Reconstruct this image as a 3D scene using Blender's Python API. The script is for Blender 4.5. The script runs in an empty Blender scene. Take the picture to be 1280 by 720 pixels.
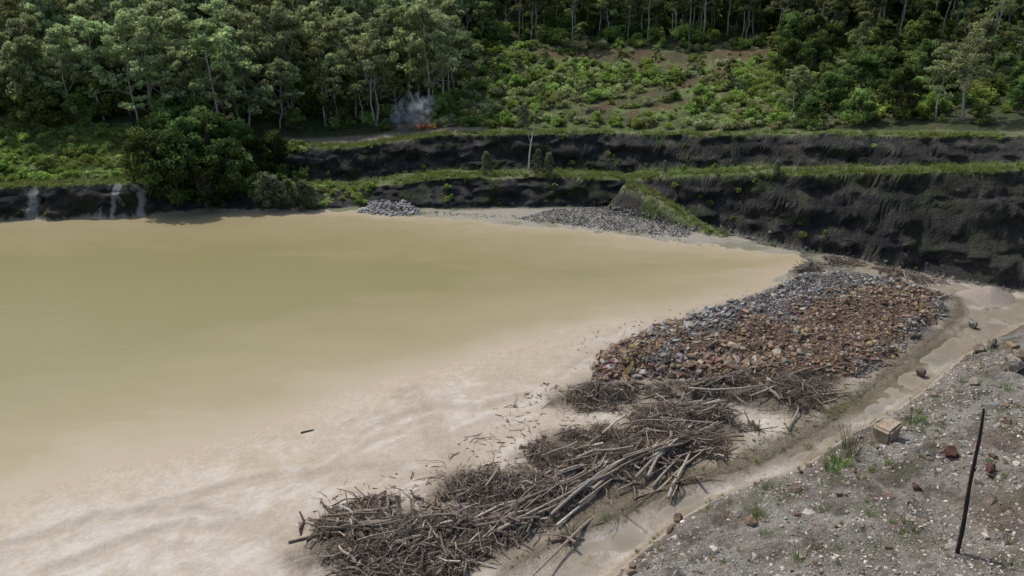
import bpy, bmesh, math, numpy as np
from mathutils import Vector
rng=np.random.default_rng(7)
R=math.radians
CAMH=30.0; PITCH=R(21.5); F=914.0
# ------------------------------------------------------------------ helpers
def vnoise(x,y,seed=0):
    xi=np.floor(x); yi=np.floor(y); fx=x-xi; fy=y-yi
    fx=fx*fx*(3-2*fx); fy=fy*fy*(3-2*fy)
    def h(a,b):
        v=np.sin(a*127.1+b*311.7+seed*74.7)*43758.5453
        return v-np.floor(v)
    return (h(xi,yi)*(1-fx)+h(xi+1,yi)*fx)*(1-fy)+(h(xi,yi+1)*(1-fx)+h(xi+1,yi+1)*fx)*fy
def fbm(x,y,seed=0,o=4):
    s=0;a=.5;t=0
    for i in range(o):
        s=s+a*vnoise(x*2**i+i*17.3,y*2**i-i*9.1,seed+i);t+=a;a*=.5
    return s/t-.5
def sst(a,b,x):
    t=np.clip((x-a)/(b-a),0,1);return t*t*(3-2*t)
def flat(px,row,z=0.0):      # image pixel -> plan position on level z
    th=PITCH+math.atan((row-360)/F); Y=(CAMH-z)/math.tan(th)
    d=Y*math.cos(PITCH)+(CAMH-z)*math.sin(PITCH)
    return ((px-640)/F*d,Y)
def poly(pts): return np.array([flat(*p) for p in pts])
def sdpoly(P,x,y):
    d=np.full(x.shape,1e9);ins=np.zeros(x.shape,bool);n=len(P)
    for i in range(n):
        ax,ay=P[i];bx,by=P[(i+1)%n];ex,ey=bx-ax,by-ay
        t=np.clip(((x-ax)*ex+(y-ay)*ey)/(ex*ex+ey*ey+1e-9),0,1)
        d=np.minimum(d,np.hypot(x-ax-t*ex,y-ay-t*ey))
        if by!=ay:
            c=((ay>y)!=(by>y))&(x<(bx-ax)*(y-ay)/(by-ay)+ax); ins^=c
    return np.where(ins,d,-d)
def dline(P,x,y):
    d=np.full(x.shape,1e9);v=np.zeros(x.shape)
    for i in range(len(P)-1):
        ax,ay=P[i][:2];bx,by=P[i+1][:2];ex,ey=bx-ax,by-ay
        t=np.clip(((x-ax)*ex+(y-ay)*ey)/(ex*ex+ey*ey),0,1)
        dd=np.hypot(x-ax-t*ex,y-ay-t*ey)
        if len(P[i])>2: v=np.where(dd<d,P[i][2]+t*(P[i+1][2]-P[i][2]),v)
        d=np.minimum(d,dd)
    return d,v
def mesh(name,V,Fc,mats,col=None,smooth=False,midx=None,attrs=None):
    V=np.asarray(V,np.float32).reshape(-1,3);Fc=np.asarray(Fc,np.int32)
    me=bpy.data.meshes.new(name);k=Fc.shape[1]
    me.vertices.add(len(V));me.vertices.foreach_set('co',V.ravel())
    me.loops.add(Fc.size);me.loops.foreach_set('vertex_index',Fc.ravel())
    me.polygons.add(len(Fc));me.polygons.foreach_set('loop_start',np.arange(0,Fc.size,k,dtype=np.int32))
    if midx is not None: me.polygons.foreach_set('material_index',np.asarray(midx,np.int32))
    me.polygons.foreach_set('use_smooth',np.full(len(Fc),smooth,bool))
    if col is not None:
        a=me.attributes.new('Col','FLOAT_COLOR','POINT')
        c=np.ones((len(V),4),np.float32);c[:,:3]=col;a.data.foreach_set('color',c.ravel())
    for nm,v in (attrs or {}).items():
        a=me.attributes.new(nm,'FLOAT','POINT');a.data.foreach_set('value',np.asarray(v,np.float32).ravel())
    me.update(calc_edges=True)
    for m in mats: me.materials.append(m)
    return me
def obj(name,me,loc=(0,0,0),parent=None,rz=0,sc=1):
    o=bpy.data.objects.new(name,me);o.location=loc
    if rz: o.rotation_euler=(0,0,rz)
    o.scale=(sc,sc,sc) if np.isscalar(sc) else sc
    bpy.context.scene.collection.objects.link(o)
    if parent: o.parent=parent
    return o
# ------------------------------------------------------------------ materials
class NT:
    def __init__(s,name):
        s.m=bpy.data.materials.new(name);s.m.use_nodes=True;s.t=s.m.node_tree;s.t.nodes.clear()
    def n(s,typ,**k):
        nd=s.t.nodes.new(typ)
        for a,b in k.items(): setattr(nd,a,b)
        return nd
    def l(s,a,b): s.t.links.new(a,b)
    def math(s,op,a,b=None):
        nd=s.n('ShaderNodeMath',operation=op)
        for i,v in enumerate((a,b)):
            if v is None: continue
            if isinstance(v,(int,float)): nd.inputs[i].default_value=v
            else: s.l(v,nd.inputs[i])
        return nd.outputs[0]
    def noise(s,scale,detail=5,rough=.6,vec=None,fr=0,to=1):
        nd=s.n('ShaderNodeTexNoise');nd.inputs['Scale'].default_value=scale
        nd.inputs['Detail'].default_value=detail;nd.inputs['Roughness'].default_value=rough
        if vec is not None: s.l(vec,nd.inputs['Vector'])
        mr=s.n('ShaderNodeMapRange');mr.inputs[1].default_value=.3;mr.inputs[2].default_value=.7
        mr.inputs[3].default_value=fr;mr.inputs[4].default_value=to
        s.l(nd.outputs['Fac'],mr.inputs[0]);return mr.outputs[0]
    def scale(s,col,fac):
        nd=s.n('ShaderNodeVectorMath',operation='SCALE');s.l(col,nd.inputs[0]);s.l(fac,nd.inputs['Scale']);return nd.outputs[0]
    def out(s,sh):
        o=s.n('ShaderNodeOutputMaterial');s.l(sh,o.inputs['Surface']);return s.m
def attr(T,n): return T.n('ShaderNodeAttribute',attribute_name=n)
def ground_mat():
    T=NT('ground_soil');g=T.n('ShaderNodeNewGeometry').outputs['Position']
    c=attr(T,'Col').outputs['Color'];w=attr(T,'wet').outputs['Fac'];b=attr(T,'lump').outputs['Fac']
    n1=T.noise(.35,6,.65,g,-1,1);n2=T.noise(3.2,6,.7,g,-1,1);n3=T.noise(14,3,.6,g,-1,1);n4=T.noise(1.1,5,.7,g,-1,1)
    amt=T.math('ADD',T.math('MULTIPLY',b,.85),.15)
    tot=T.math('ADD',T.math('MULTIPLY',n1,.16),T.math('ADD',T.math('MULTIPLY',n2,.34),T.math('ADD',T.math('MULTIPLY',n3,.34),T.math('MULTIPLY',n4,.2))))
    col=T.scale(c,T.math('ADD',T.math('MULTIPLY',tot,amt),1.0))
    p=T.n('ShaderNodeBsdfPrincipled');T.l(col,p.inputs['Base Color'])
    T.l(T.math('SUBTRACT',.95,T.math('MULTIPLY',w,.65)),p.inputs['Roughness'])
    p.inputs['Specular IOR Level'].default_value=.3
    v=T.n('ShaderNodeTexVoronoi');v.inputs['Scale'].default_value=1.3;T.l(g,v.inputs['Vector'])
    h=T.math('ADD',T.math('MULTIPLY',v.outputs['Distance'],.6),T.math('ADD',T.math('MULTIPLY',n2,.45),T.math('ADD',T.math('MULTIPLY',n3,.22),T.math('MULTIPLY',n4,.7))))
    bp=T.n('ShaderNodeBump');bp.inputs['Distance'].default_value=.4
    T.l(T.math('MULTIPLY',b,.9),bp.inputs['Strength']);T.l(h,bp.inputs['Height']);T.l(bp.outputs[0],p.inputs['Normal'])
    return T.out(p.outputs[0])
def water_mat(name,cols,pos,rough,spec):
    T=NT(name);g=T.n('ShaderNodeNewGeometry').outputs['Position']
    mp=T.n('ShaderNodeMapping');mp.inputs['Scale'].default_value=(.35,1,1);mp.inputs['Rotation'].default_value=(0,0,.5);T.l(g,mp.inputs[0])
    d=attr(T,'depth').outputs['Fac']
    n=T.noise(.06,7,.64,mp.outputs[0],-.26,.26)
    dd=T.math('ADD',d,T.math('MULTIPLY',n,T.math('MINIMUM',T.math('MULTIPLY',d,4.0),1.0)))
    r=T.n('ShaderNodeValToRGB');T.l(dd,r.inputs[0]);e=r.color_ramp.elements
    e[0].position=0;e[0].color=cols[0];e[1].position=pos[1];e[1].color=cols[2]
    k=e.new(pos[0]);k.color=cols[1]
    p=T.n('ShaderNodeBsdfPrincipled');T.l(r.outputs[0],p.inputs['Base Color'])
    p.inputs['Roughness'].default_value=rough;p.inputs['IOR'].default_value=1.33;p.inputs['Specular IOR Level'].default_value=spec
    bp=T.n('ShaderNodeBump');bp.inputs['Strength'].default_value=.2;bp.inputs['Distance'].default_value=.05
    T.l(T.noise(1.8,3,.5,mp.outputs[0]),bp.inputs['Height']);T.l(bp.outputs[0],p.inputs['Normal'])
    return T.out(p.outputs[0])
def leaf_mat(name,tr=.35,var=.35):
    T=NT(name);c=attr(T,'Col').outputs['Color'];oi=T.n('ShaderNodeObjectInfo')
    f=T.math('ADD',T.math('MULTIPLY',oi.outputs['Random'],var*2),1-var)
    hs=T.n('ShaderNodeHueSaturation');T.l(T.math('ADD',T.math('MULTIPLY',oi.outputs['Random'],.05),.465),hs.inputs['Hue'])
    T.l(T.scale(c,f),hs.inputs['Color'])
    d=T.n('ShaderNodeBsdfDiffuse');t=T.n('ShaderNodeBsdfTranslucent')
    T.l(hs.outputs[0],d.inputs[0]);T.l(hs.outputs[0],t.inputs[0])
    m=T.n('ShaderNodeMixShader');m.inputs[0].default_value=tr;T.l(d.outputs[0],m.inputs[1]);T.l(t.outputs[0],m.inputs[2])
    return T.out(m.outputs[0])
def simple_mat(name,sc=4,amt=.35,bump=.4,rough=.9,bd=.1):
    T=NT(name);c=attr(T,'Col').outputs['Color'];g=T.n('ShaderNodeNewGeometry').outputs['Position']
    n=T.noise(sc,6,.7,g,-1,1);p=T.n('ShaderNodeBsdfPrincipled')
    T.l(T.scale(c,T.math('ADD',T.math('MULTIPLY',n,amt),1)),p.inputs['Base Color'])
    p.inputs['Roughness'].default_value=rough;p.inputs['Specular IOR Level'].default_value=.25
    b=T.n('ShaderNodeBump');b.inputs['Strength'].default_value=bump;b.inputs['Distance'].default_value=bd
    T.l(n,b.inputs['Height']);T.l(b.outputs[0],p.inputs['Normal'])
    return T.out(p.outputs[0])
M_ground=ground_mat()
M_water=water_mat('turbid_water',[(.385,.32,.228,1),(.305,.258,.150,1),(.228,.202,.094,1)],(.16,.66),.3,.35)
M_stream=water_mat('stream_water_mat',[(.27,.235,.18,1),(.225,.195,.145,1),(.18,.155,.105,1)],(.06,.2),.06,.6)
M_leaf=leaf_mat('leaves',.45);M_grass=leaf_mat('grass_blades',.45,.25)
M_bark=simple_mat('bark',3,.3);M_rock=simple_mat('rock',3,.35,.5);M_wood=simple_mat('weathered_wood',6,.4,.4)
# ------------------------------------------------------------------ terrain
def seq(*a):
    o=[]
    for s,e,st in a: o+=list(np.arange(s,e,st))
    return np.array(o)
gx=seq((-600,-170,30),(-170,-90,1.6),(-90,-30,.42),(-30,66,.3),(66,100,.7),(100,170,2),(170,601,30))
gy=seq((-200,8,16),(8,26,.6),(26,60,.22),(60,74,.32),(74,124,.2),(124,146,.6),(146,250,2.2),(250,700,25))
GX,GY=np.meshgrid(gx,gy)
PX=np.array([-700,-200,0,150,300,400,450,560,700,780,870,1000,1180,1280,1500,2000.])
def lineYZ(Y,row):
    th=PITCH+np.arctan((row-360)/F);return CAMH-Y*np.tan(th)
foot=np.array([280,278,275,268,262,258,257,258,259,261,281,309,348,366,400,430.])
thf=PITCH+np.arctan((foot-360)/F);Y0=29.7/np.tan(thf);z0=np.full(16,.3)
Y1=Y0+np.array([2,2,2,2,4,6,4,3,3,3,3.2,4.2,5.5,7,7,7.])
z1=lineYZ(Y1,np.array([240,238,237,228,232,237,236,223,223,226,220,219,216,213,207,200.]))
Y2=Y1+np.array([6,6,6,6,6,6,6,6,6,6,5,4.5,4,3.5,3.5,3.5]);z2=z1+.15
Y3=Y2+np.array([14,14,14,12,5,3,3,2.8,2.8,2.8,2.8,2.6,2.4,2.4,2.4,2.4])
z3=lineYZ(Y3,np.array([152,152,152,160,182,184,183,169,168,168,169,169,170,171,171,171.]))
Y4=Y3+np.array([3,3,3,3,6,8,10,8,5,4,3.5,3,3,3,3,3.]);z4=z3+.3
Y5=np.array([180]*11+[175,165,165,165,165.]);z5=np.array([24,24,24,24,24,24,23,22,22,22,22,23,25,25,25,25.])
Y6=np.full(16,340.);z6=np.full(16,88.)
LY=[Y0,Y1,Y2,Y3,Y4,Y5,Y6];LZ=[z0,z1,z2,z3,z4,z5,z6]
def tof(Y,z): return (PX-640)/F*(Y*math.cos(PITCH)+(CAMH-z)*math.sin(PITCH))/Y
LT=[tof(Y,z) for Y,z in zip(LY,LZ)]
WATER=poly([(-1500,266),(-300,268),(0,268),(150,262),(300,258),(380,262),(450,266),(560,272),(700,284),(850,303),(1000,317),(1008,328),(940,362),(850,388),(700,418),(560,452),(450,486),(330,536),(200,580),(0,620),(-300,680),(-1200,800)])
MOUND=poly([(738,478),(745,445),(800,418),(870,394),(950,368),(1000,345),(1045,343),(1120,355),(1190,378),(1180,402),(1135,436),(1085,475),(1000,486),(900,478),(830,482)])
CHAN=poly([(560,850),(640,718),(705,682),(800,642),(862,612),(960,582),(1030,542),(1100,482),(1165,432),(1205,398),(1195,375),(1110,350),(1040,335),(1010,322),(1040,316),(1110,330),(1190,352),(1290,372),(1400,400),(1280,408),(1200,452),(1160,488),(1120,518),(1060,550),(1000,592),(900,628),(850,655),(775,718),(650,850)])
BANK=np.vstack([poly([(650,850),(775,718),(850,655),(900,628),(1000,592),(1060,550),(1120,518),(1160,488),(1200,452),(1280,408),(1400,400)]),[[250,80],[250,-200],[-40,-200],[-10,15]]])
PILES={'a':poly([(385,700),(405,662),(450,648),(520,645),(600,652),(668,662),(640,690),(560,722),(430,728)]),
 'b1':poly([(555,620),(570,602),(630,598),(690,605),(720,625),(670,645),(600,645)]),
 'b2':poly([(665,575),(700,548),(760,545),(800,560),(800,590),(740,605),(690,600)]),
 'b3':poly([(790,548),(800,515),(850,508),(905,520),(925,545),(885,578),(830,590)]),
 'b4':poly([(640,650),(690,612),(760,582),(850,555),(870,572),(830,604),(750,640),(680,668)]),
 'c':poly([(697,500),(735,484),(790,486),(808,508),(720,515)]),
 'd':poly([(808,490),(880,480),(960,474),(1045,482),(1035,505),(995,525),(930,508),(850,503)]),
 'e':poly([(1020,323),(1070,326),(1075,334),(1030,332)]),
 'f':poly([(1085,338),(1130,341),(1180,354),(1165,360),(1105,349)]),
 'g':poly([(985,338),(1010,330),(1040,334),(1030,345),(990,346)])}
SPUR=[(*flat(788,232,4.1),4.1),(*flat(815,242,3.5),3.5),(*flat(845,260,2.3),2.3),(*flat(872,278,1.1),1.1),(*flat(900,292,.3),.3)]
RUTS=[[flat(*p) for p in q_] for q_ in ([(505,490),(525,520),(545,560),(575,590)],[(522,486),(543,516),(563,556),(592,584)],[(0,690),(120,650),(250,640),(340,660),(390,700)],[(60,719),(200,668),(300,662),(350,690)],[(650,500),(600,515),(540,512),(480,530)],[(180,640),(330,600),(450,590),(540,600)])]
def terrain(X,Y):
    q=fbm(X*.12,Y*.12,3,4);q2=fbm(X*.6,Y*.6,11,4);q3=fbm(X*1.7,Y*1.7,5,3)
    Yp=Y+q*3.0+fbm(X*.3,Y*.3,71,3)*1.6
    t=X/np.maximum(Y,20)
    ys=[np.interp(t,LT[i],LY[i]) for i in range(7)];zs=[np.interp(t,LT[i],LZ[i]) for i in range(7)]
    s=np.full(X.shape,-1.);z=np.zeros(X.shape)
    for i in range(6):
        k=(Yp-ys[i])/(ys[i+1]-ys[i]);m=(k>=0)
        kk=np.clip(k,0,1)
        if i in(0,2): kk=kk+np.sin(kk*2*np.pi*2)*.045
        zz=zs[i]+(zs[i+1]-zs[i])*kk
        z=np.where(m,zz,z);s=np.where(m,i+np.clip(k,0,1),s)
    wall=((s>0)&(s<1))|((s>2)&(s<3))
    z=z+np.where(wall,q2*.5,0)+np.where(s>4,q*3*np.clip(s-4,0,1),0)+np.where(s>=1,q2*.35,0)
    sw=sdpoly(WATER,X+q2*2.5+q3*.6,Y+q2*3+q*4+q3*.6)
    beach=np.where(sw>0,-.034*sw,-.028*sw);beach=np.clip(beach,-1.6,.45)+q2*.09*sst(0,5,-sw)+q3*.05*sst(0,4,-sw)
    for P in RUTS:
        d,_=dline(P,X+q2*.8,Y+q2*.8);beach=beach-.07*sst(.7,.1,d)+.04*sst(.4,.0,np.abs(d-.9))
    sm=sdpoly(MOUND,X+q2*1.6,Y+q2*1.6);beach=beach+np.clip(sm*.5,0,.6)+np.where(sm>1,q2*1.1+fbm(X*.25,Y*.25,37,3)*.8*sst(1,4,sm),0)
    sb=sdpoly(BANK,X+q2*1.5,Y+q2*1.5);sc=sdpoly(CHAN,X+q2*1.4,Y+q2*1.4)
    mc=sst(-.3,1.0,sc);beach=beach*(1-mc)+mc*(.12+q2*.28+q3*.12)
    for k,P in PILES.items():
        sp=sdpoly(P,X,Y);beach=beach+np.clip(sp*.2,0,.25)
    bank=np.where(sb>0,np.clip(sb*.6,0,.9)+np.clip(sb,0,45)*.27+q*1.4*sst(0,6,sb)+q2*.8*sst(0,2,sb)+q3*.4*sst(0,1,sb),0)
    low=np.minimum(beach+bank,15)
    ds,vs=dline(SPUR,X+q2*.8,Y+q2*.8)
    z=np.where(s<0,low,z)
    sp=vs-np.clip(ds-1.0,0,9)*1.6
    spm=(sp>z)&(ds<6)
    z=np.where(spm,sp+q3*.3+q2*.4,z)
    z=np.maximum(z,np.clip((-150-X)*.9,-5,40))
    return z,dict(s=s,sw=sw,sm=sm,sb=sb,sc=sc,q=q,q2=q2,q3=q3,spm=spm,ds=ds,t=t,wall=wall)
Z,A=terrain(GX,GY)
def cell(x,y):
    return np.clip(np.searchsorted(gx,x)-1,0,len(gx)-2),np.clip(np.searchsorted(gy,y)-1,0,len(gy)-2)
def hz(x,y):
    x=np.asarray(x,float);y=np.asarray(y,float);i,j=cell(x,y)
    u=np.clip((x-gx[i])/(gx[i+1]-gx[i]),0,1);v=np.clip((y-gy[j])/(gy[j+1]-gy[j]),0,1)
    return (Z[j,i]*(1-u)+Z[j,i+1]*u)*(1-v)+(Z[j+1,i]*(1-u)+Z[j+1,i+1]*u)*v
def look(k,x,y):
    i,j=cell(x,y);return A[k][j,i]
def site(px,row):            # where the camera ray through an image pixel meets the terrain
    a=(px-640)/F;b=-(row-360)/F
    dx=a;dy=math.cos(PITCH)+b*math.sin(PITCH);dz=-math.sin(PITCH)+b*math.cos(PITCH)
    s=np.arange(12,330,.1);x=s*dx;y=s*dy;z=CAMH+s*dz
    k=np.argmax(z<hz(x,y));return (x[k],y[k],float(hz(x[k],y[k])))
def L(*c): return np.array(c,float)
def mix(a,b,m): return a*(1-m[...,None])+b*m[...,None]
s,sw,sm,sb,sc,q,q2,q3=[A[k] for k in('s','sw','sm','sb','sc','q','q2','q3')]
full=lambda *c: np.broadcast_to(L(*c),GX.shape+(3,))
n_big=fbm(GX*.05,GY*.09,31,5);n_md=fbm(GX*.35,GY*.35,41,4);n_fl=fbm(GX*.9+GY*.5+q*6,GY*.25-GX*.1+q*4,51,5)
n_st=fbm(GX*.25+GY*.15+q*3+q2,GY*1.1-GX*.7+q*7+q2*1.5,53,5)
C=full(.415,.358,.284).copy()
C=mix(C,L(.48,.44,.38),sst(-.02,.18,n_fl+n_big*.7)*.75)
C=mix(C,L(.36,.29,.21),sst(.0,.2,n_md*.5-n_big+n_st*.5)*.45)
C=mix(C,L(.35,.30,.24),sst(.06,.16,n_st)*.35)
C=mix(C,L(.53,.50,.45),sst(.07,.18,-n_st)*.38)
C=mix(C,L(.385,.32,.228),sst(-8,-.3,sw+q2*7*sst(0,-3,sw)+q*5*sst(0,-3,sw)))
C=mix(C,L(.29,.25,.195),sst(-4,1.5,sm+q2*4)*.8)
lump=np.full(GX.shape,.24);wet=np.clip(.35+n_md,0,1)*.4+sst(-6,0,sw)*.4
for P in RUTS:
    d,_=dline(P,GX+q2*.8,GY+q2*.8);m=sst(1.0,.2,d);C=mix(C,L(.31,.255,.19),m*.45)
for k,P in PILES.items():
    dp=sdpoly(P,GX+q2*2.5,GY+q2*2.5);m=sst(-2.2,.6,dp)
    C=mix(C,L(.20,.16,.12),m*.85);lump=np.maximum(lump,m*.9);wet*=1-m
edge=sst(-2.6,-.5,sc+q2*2.5)*(1-sst(-.1,.4,sc))*(sb<0)*sst(.0,1,GX*.1+.6)
C=mix(C,L(.17,.14,.085),edge*.8);lump=np.maximum(lump,edge*.8)
mch=sst(-.2,.8,sc);nc=fbm(GX*.3,GY*.3,77,5)
chc=mix(full(.31,.27,.215),L(.22,.175,.12),sst(.0,.14,nc));chc=mix(chc,L(.40,.365,.31),sst(.06,.18,-nc)*.8)
C=mix(C,chc,mch);wet=np.where(sc>0,.6+sst(.0,.1,nc)*.4,wet);lump=np.where(sc>0,.4,lump)
rim=sst(.9,.1,np.abs(sc+q2*.8));C=mix(C,L(.17,.135,.09),rim*.6*(sb<.5))
cl=[flat(*p) for p in((1250,378),(1235,392),(1205,418),(1150,455),(1105,495),(1040,522))]
dc,_=dline(cl,GX+q2*2.2,GY+q2*2.2);m=sst(1.0,.3,dc);C=mix(C,L(.155,.13,.07),m*.85);wet=np.maximum(wet,m)
RUST=[poly([(815,480),(850,436),(930,412),(1030,380),(1120,368),(1195,376),(1180,405),(1085,478),(950,490)]),poly([(735,482),(738,440),(800,415),(850,412),(825,485)])]
rs=np.max([sdpoly(P,GX,GY) for P in RUST],0)+fbm(GX*.3,GY*.3,4)*7
mm=sst(-.5,.8,sm+q2*2);C=mix(C,mix(full(.18,.17,.155),L(.21,.14,.095),sst(-1,1.5,rs)),mm);lump=np.maximum(lump,mm)
mb=sst(0,.7,sb)
bk=mix(full(.365,.325,.275),L(.215,.16,.12),sst(-.02,.18,n_md)*.8)
bk=mix(bk,L(.46,.43,.375),sst(.03,.2,fbm(GX*.2,GY*.2,61,4))*.7)
bk=mix(bk,L(.14,.12,.095),sst(.06,.18,fbm(GX*.7,GY*.7,67,4))*.7)
bk=mix(bk,L(.13,.14,.06),sst(.10,.22,fbm(GX*.5,GY*.5,66,4))*.5)
C=mix(C,bk,mb);lump=np.where(sb>.3,1,lump);wet=wet*(1-mb)
far=(GY>78)&(s<0)&(sw<.5)&(A['t']>-.45);C=mix(C,mix(full(.25,.232,.19),L(.10,.12,.05),np.clip(sst(-.08,-.22,A['t']+q2*.1)+sst(.05,.2,n_md)*.5,0,1)),far*.95)
wl=A['wall'];nw=fbm(GX*.3,Z*.8,83,5);nw2=fbm(GX*.9,Z*1.8,85,4)
# soil and rubble at the toe of the faces
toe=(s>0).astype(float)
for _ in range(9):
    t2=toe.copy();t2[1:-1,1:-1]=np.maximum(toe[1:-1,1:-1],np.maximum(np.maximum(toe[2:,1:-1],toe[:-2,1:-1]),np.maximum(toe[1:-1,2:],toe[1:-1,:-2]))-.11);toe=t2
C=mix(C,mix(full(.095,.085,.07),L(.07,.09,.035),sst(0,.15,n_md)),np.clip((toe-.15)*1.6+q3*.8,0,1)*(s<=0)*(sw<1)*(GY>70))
up=mix(full(.045,.046,.047),L(.10,.088,.07),sst(.02,.2,nw2));up=mix(up,L(.04,.06,.02),sst(.02,.15,nw)*.85);up=mix(up,L(.025,.025,.025),sst(.03,.15,-nw2)*.8)
up=mix(up,L(.10,.09,.075),sst(44,56,GX)*sst(95,85,GY)*.5)
C=np.where(wl[...,None],up,C)
bench=((s>=1)&(s<=2))|((s>=3)&(s<=4))
ben=mix(full(.13,.18,.05),L(.27,.25,.16),sst(.0,.15,n_md)*.6)
C=np.where(bench[...,None],ben,C)
left=(A['t']<-.33)&(s>2)&(s<3.2);C=np.where(left[...,None],mix(ben,L(.17,.27,.055),np.full(GX.shape,.8)),C)
rd=(s>3.35)&(s<3.9)&(A['t']>-.32)&(A['t']<-.03);C=np.where(rd[...,None],L(.30,.26,.20),C)
hl=s>4;hc=mix(full(.08,.10,.04),L(.12,.12,.055),sst(0,.2,n_md))
clear=sst(-.09,-.05,A['t']+q2*.05)*(1-sst(.33,.38,A['t']+q2*.08))*(1-sst(168,176,GY+q*10))
hc=mix(hc,mix(full(.19,.23,.085),L(.11,.14,.045),sst(-.05,.1,n_md)),clear)
C=np.where(hl[...,None],hc,C)
RED=[([(8,166),(30,163),(60,158)],4.8),([(56,150),(40,146),(26,138),(14,133)],3.0),([(60,169),(30,174),(8,177)],2.4),([(38,131),(20,128)],1.8),([(46,155),(24,153)],2)]
for P,w in RED:
    d,_=dline(P,GX+q2*5,GY+q2*11);m=sst(w*1.1,w*.3,d)*hl;C=mix(C,mix(full(.17,.10,.065),L(.14,.12,.07),sst(-.05,.15,n_md)),m*.85)
C=np.where((A['spm']&(A['ds']<1.5))[...,None],mix(full(.28,.27,.17),L(.18,.22,.08),sst(0,.1,q2)),C);C=np.where((A['spm']&(A['ds']>=1.5))[...,None],mix(full(.08,.075,.065),L(.07,.10,.03),sst(-.02,.1,q2)),C)
up_m=(s>=0)|A['spm'];lump=np.where(up_m,.95,lump);wet=np.where(up_m,0,wet)
sn=fbm(GX*2.2,Z*.12,5,3)
seep=wl&(s<1)&(((GX>-72)&(GX<-68.4))|((GX>-61)&(GX<-54)&(sn>.03)));C=mix(C,L(.5,.5,.48),seep*sst(-.08,.12,sn)*.85)
ny,nx=GX.shape;I=np.arange(nx*ny).reshape(ny,nx)
Q=np.stack([I[:-1,:-1],I[:-1,1:],I[1:,1:],I[1:,:-1]],-1).reshape(-1,4)
wm=wl.astype(float)
for _ in range(3): wm[1:-1,1:-1]=(wm[1:-1,1:-1]+wm[2:,1:-1]+wm[:-2,1:-1]+wm[1:-1,2:]+wm[1:-1,:-2])/5
GY2=GY+wm*(fbm(GX*.22,Z*.6,91,3)*3.0+fbm(GX*.7,Z*2.2,93,3)*1.4)*(A['t']>-.9)
V=np.stack([GX+wm*fbm(GX*.5,Z*1.5,97,3)*.8,GY2,Z],-1).reshape(-1,3)
obj('ground',mesh('ground',V,Q,[M_ground],C.reshape(-1,3),True,None,{'wet':wet,'lump':lump}))
zf=Z.ravel();V0=np.stack([GX,GY,Z],-1).reshape(-1,3)
def sheet(name,keep,lvl,mat):
    Qw=Q[keep];u,inv=np.unique(Qw.ravel(),return_inverse=True)
    Vw=V0[u].copy();dep=lvl-Vw[:,2];Vw[:,2]=lvl
    obj(name,mesh(name,Vw,inv.reshape(-1,4),[mat],None,True,None,{'depth':dep}))
sheet('lake_water',(zf[Q].min(1)<.02)&((sw.ravel()[Q].max(1))>-3),0.0,M_water)
sheet('stream_water',(zf[Q].min(1)<.15)&(sc.ravel()[Q].min(1)>.15)&(GY.ravel()[Q].max(1)<95),.15,M_stream)
# ------------------------------------------------------------------ generators
def tubes(P0,D,Ln,Rd,col,bend=.08,sides=5,rg=rng):
    N=len(P0);D=D/np.linalg.norm(D,axis=1,keepdims=True)
    up=np.where(np.abs(D[:,2:3])>.9,[[1,0,0]],[[0,0,1]]);U=np.cross(D,up);U/=np.linalg.norm(U,axis=1,keepdims=True);W=np.cross(D,U)
    ts=np.array([0,0,.3,.65,1,1]);rs=np.array([0,1,.92,.75,.5,0])
    off=rg.normal(0,1,(N,6,2))*bend*Ln[:,None,None];off[:,0]=off[:,1];off[:,5]=off[:,4]
    c=P0[:,None]+D[:,None]*ts[None,:,None]*Ln[:,None,None]+U[:,None]*off[:,:,:1]+W[:,None]*off[:,:,1:]
    a=np.arange(sides)*2*np.pi/sides
    ring=(U[:,None,None]*np.cos(a)[None,None,:,None]+W[:,None,None]*np.sin(a)[None,None,:,None])*(Rd[:,None,None,None]*rs[None,:,None,None])
    V=c[:,:,None]+ring
    b=(np.arange(N)*6*sides)[:,None,None]+(np.arange(5)*sides)[None,:,None]
    k=np.arange(sides)[None,None,:];k2=(k+1)%sides
    Fq=np.stack([b+k,b+k2,b+sides+k2,b+sides+k],-1).reshape(-1,4)
    return V.reshape(-1,3),Fq,np.repeat(col,6*sides,axis=0)
def path_tube(pts,rad,sides=6):
    pts=np.array(pts,float);V=[];n=len(pts)
    for i in range(n):
        d=pts[min(i+1,n-1)]-pts[max(i-1,0)];d/=np.linalg.norm(d)
        u=np.cross(d,[0.3,.95,.05]);u/=np.linalg.norm(u);w=np.cross(d,u)
        for k in range(sides):
            a=2*np.pi*k/sides;V.append(pts[i]+rad[i]*(u*np.cos(a)+w*np.sin(a)))
    Fq=[(i*sides+k,i*sides+(k+1)%sides,(i+1)*sides+(k+1)%sides,(i+1)*sides+k) for i in range(n-1) for k in range(sides)]
    return np.array(V),np.array(Fq)
def leaves(cen,size,col,rg,droop=0.):
    N=len(cen);a=rg.normal(0,1,(N,3));a/=np.linalg.norm(a,axis=1,keepdims=True)
    b=np.cross(a,rg.normal(0,1,(N,3)));b/=np.linalg.norm(b,axis=1,keepdims=True)
    s=size[:,None]
    V=np.stack([cen-a*s,cen-b*s*.5,cen+a*s,cen+b*s*.5],1)
    V[:,2,2]-=droop*size
    return V.reshape(-1,3),np.arange(4*N).reshape(-1,4),np.repeat(col,4,axis=0)
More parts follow.
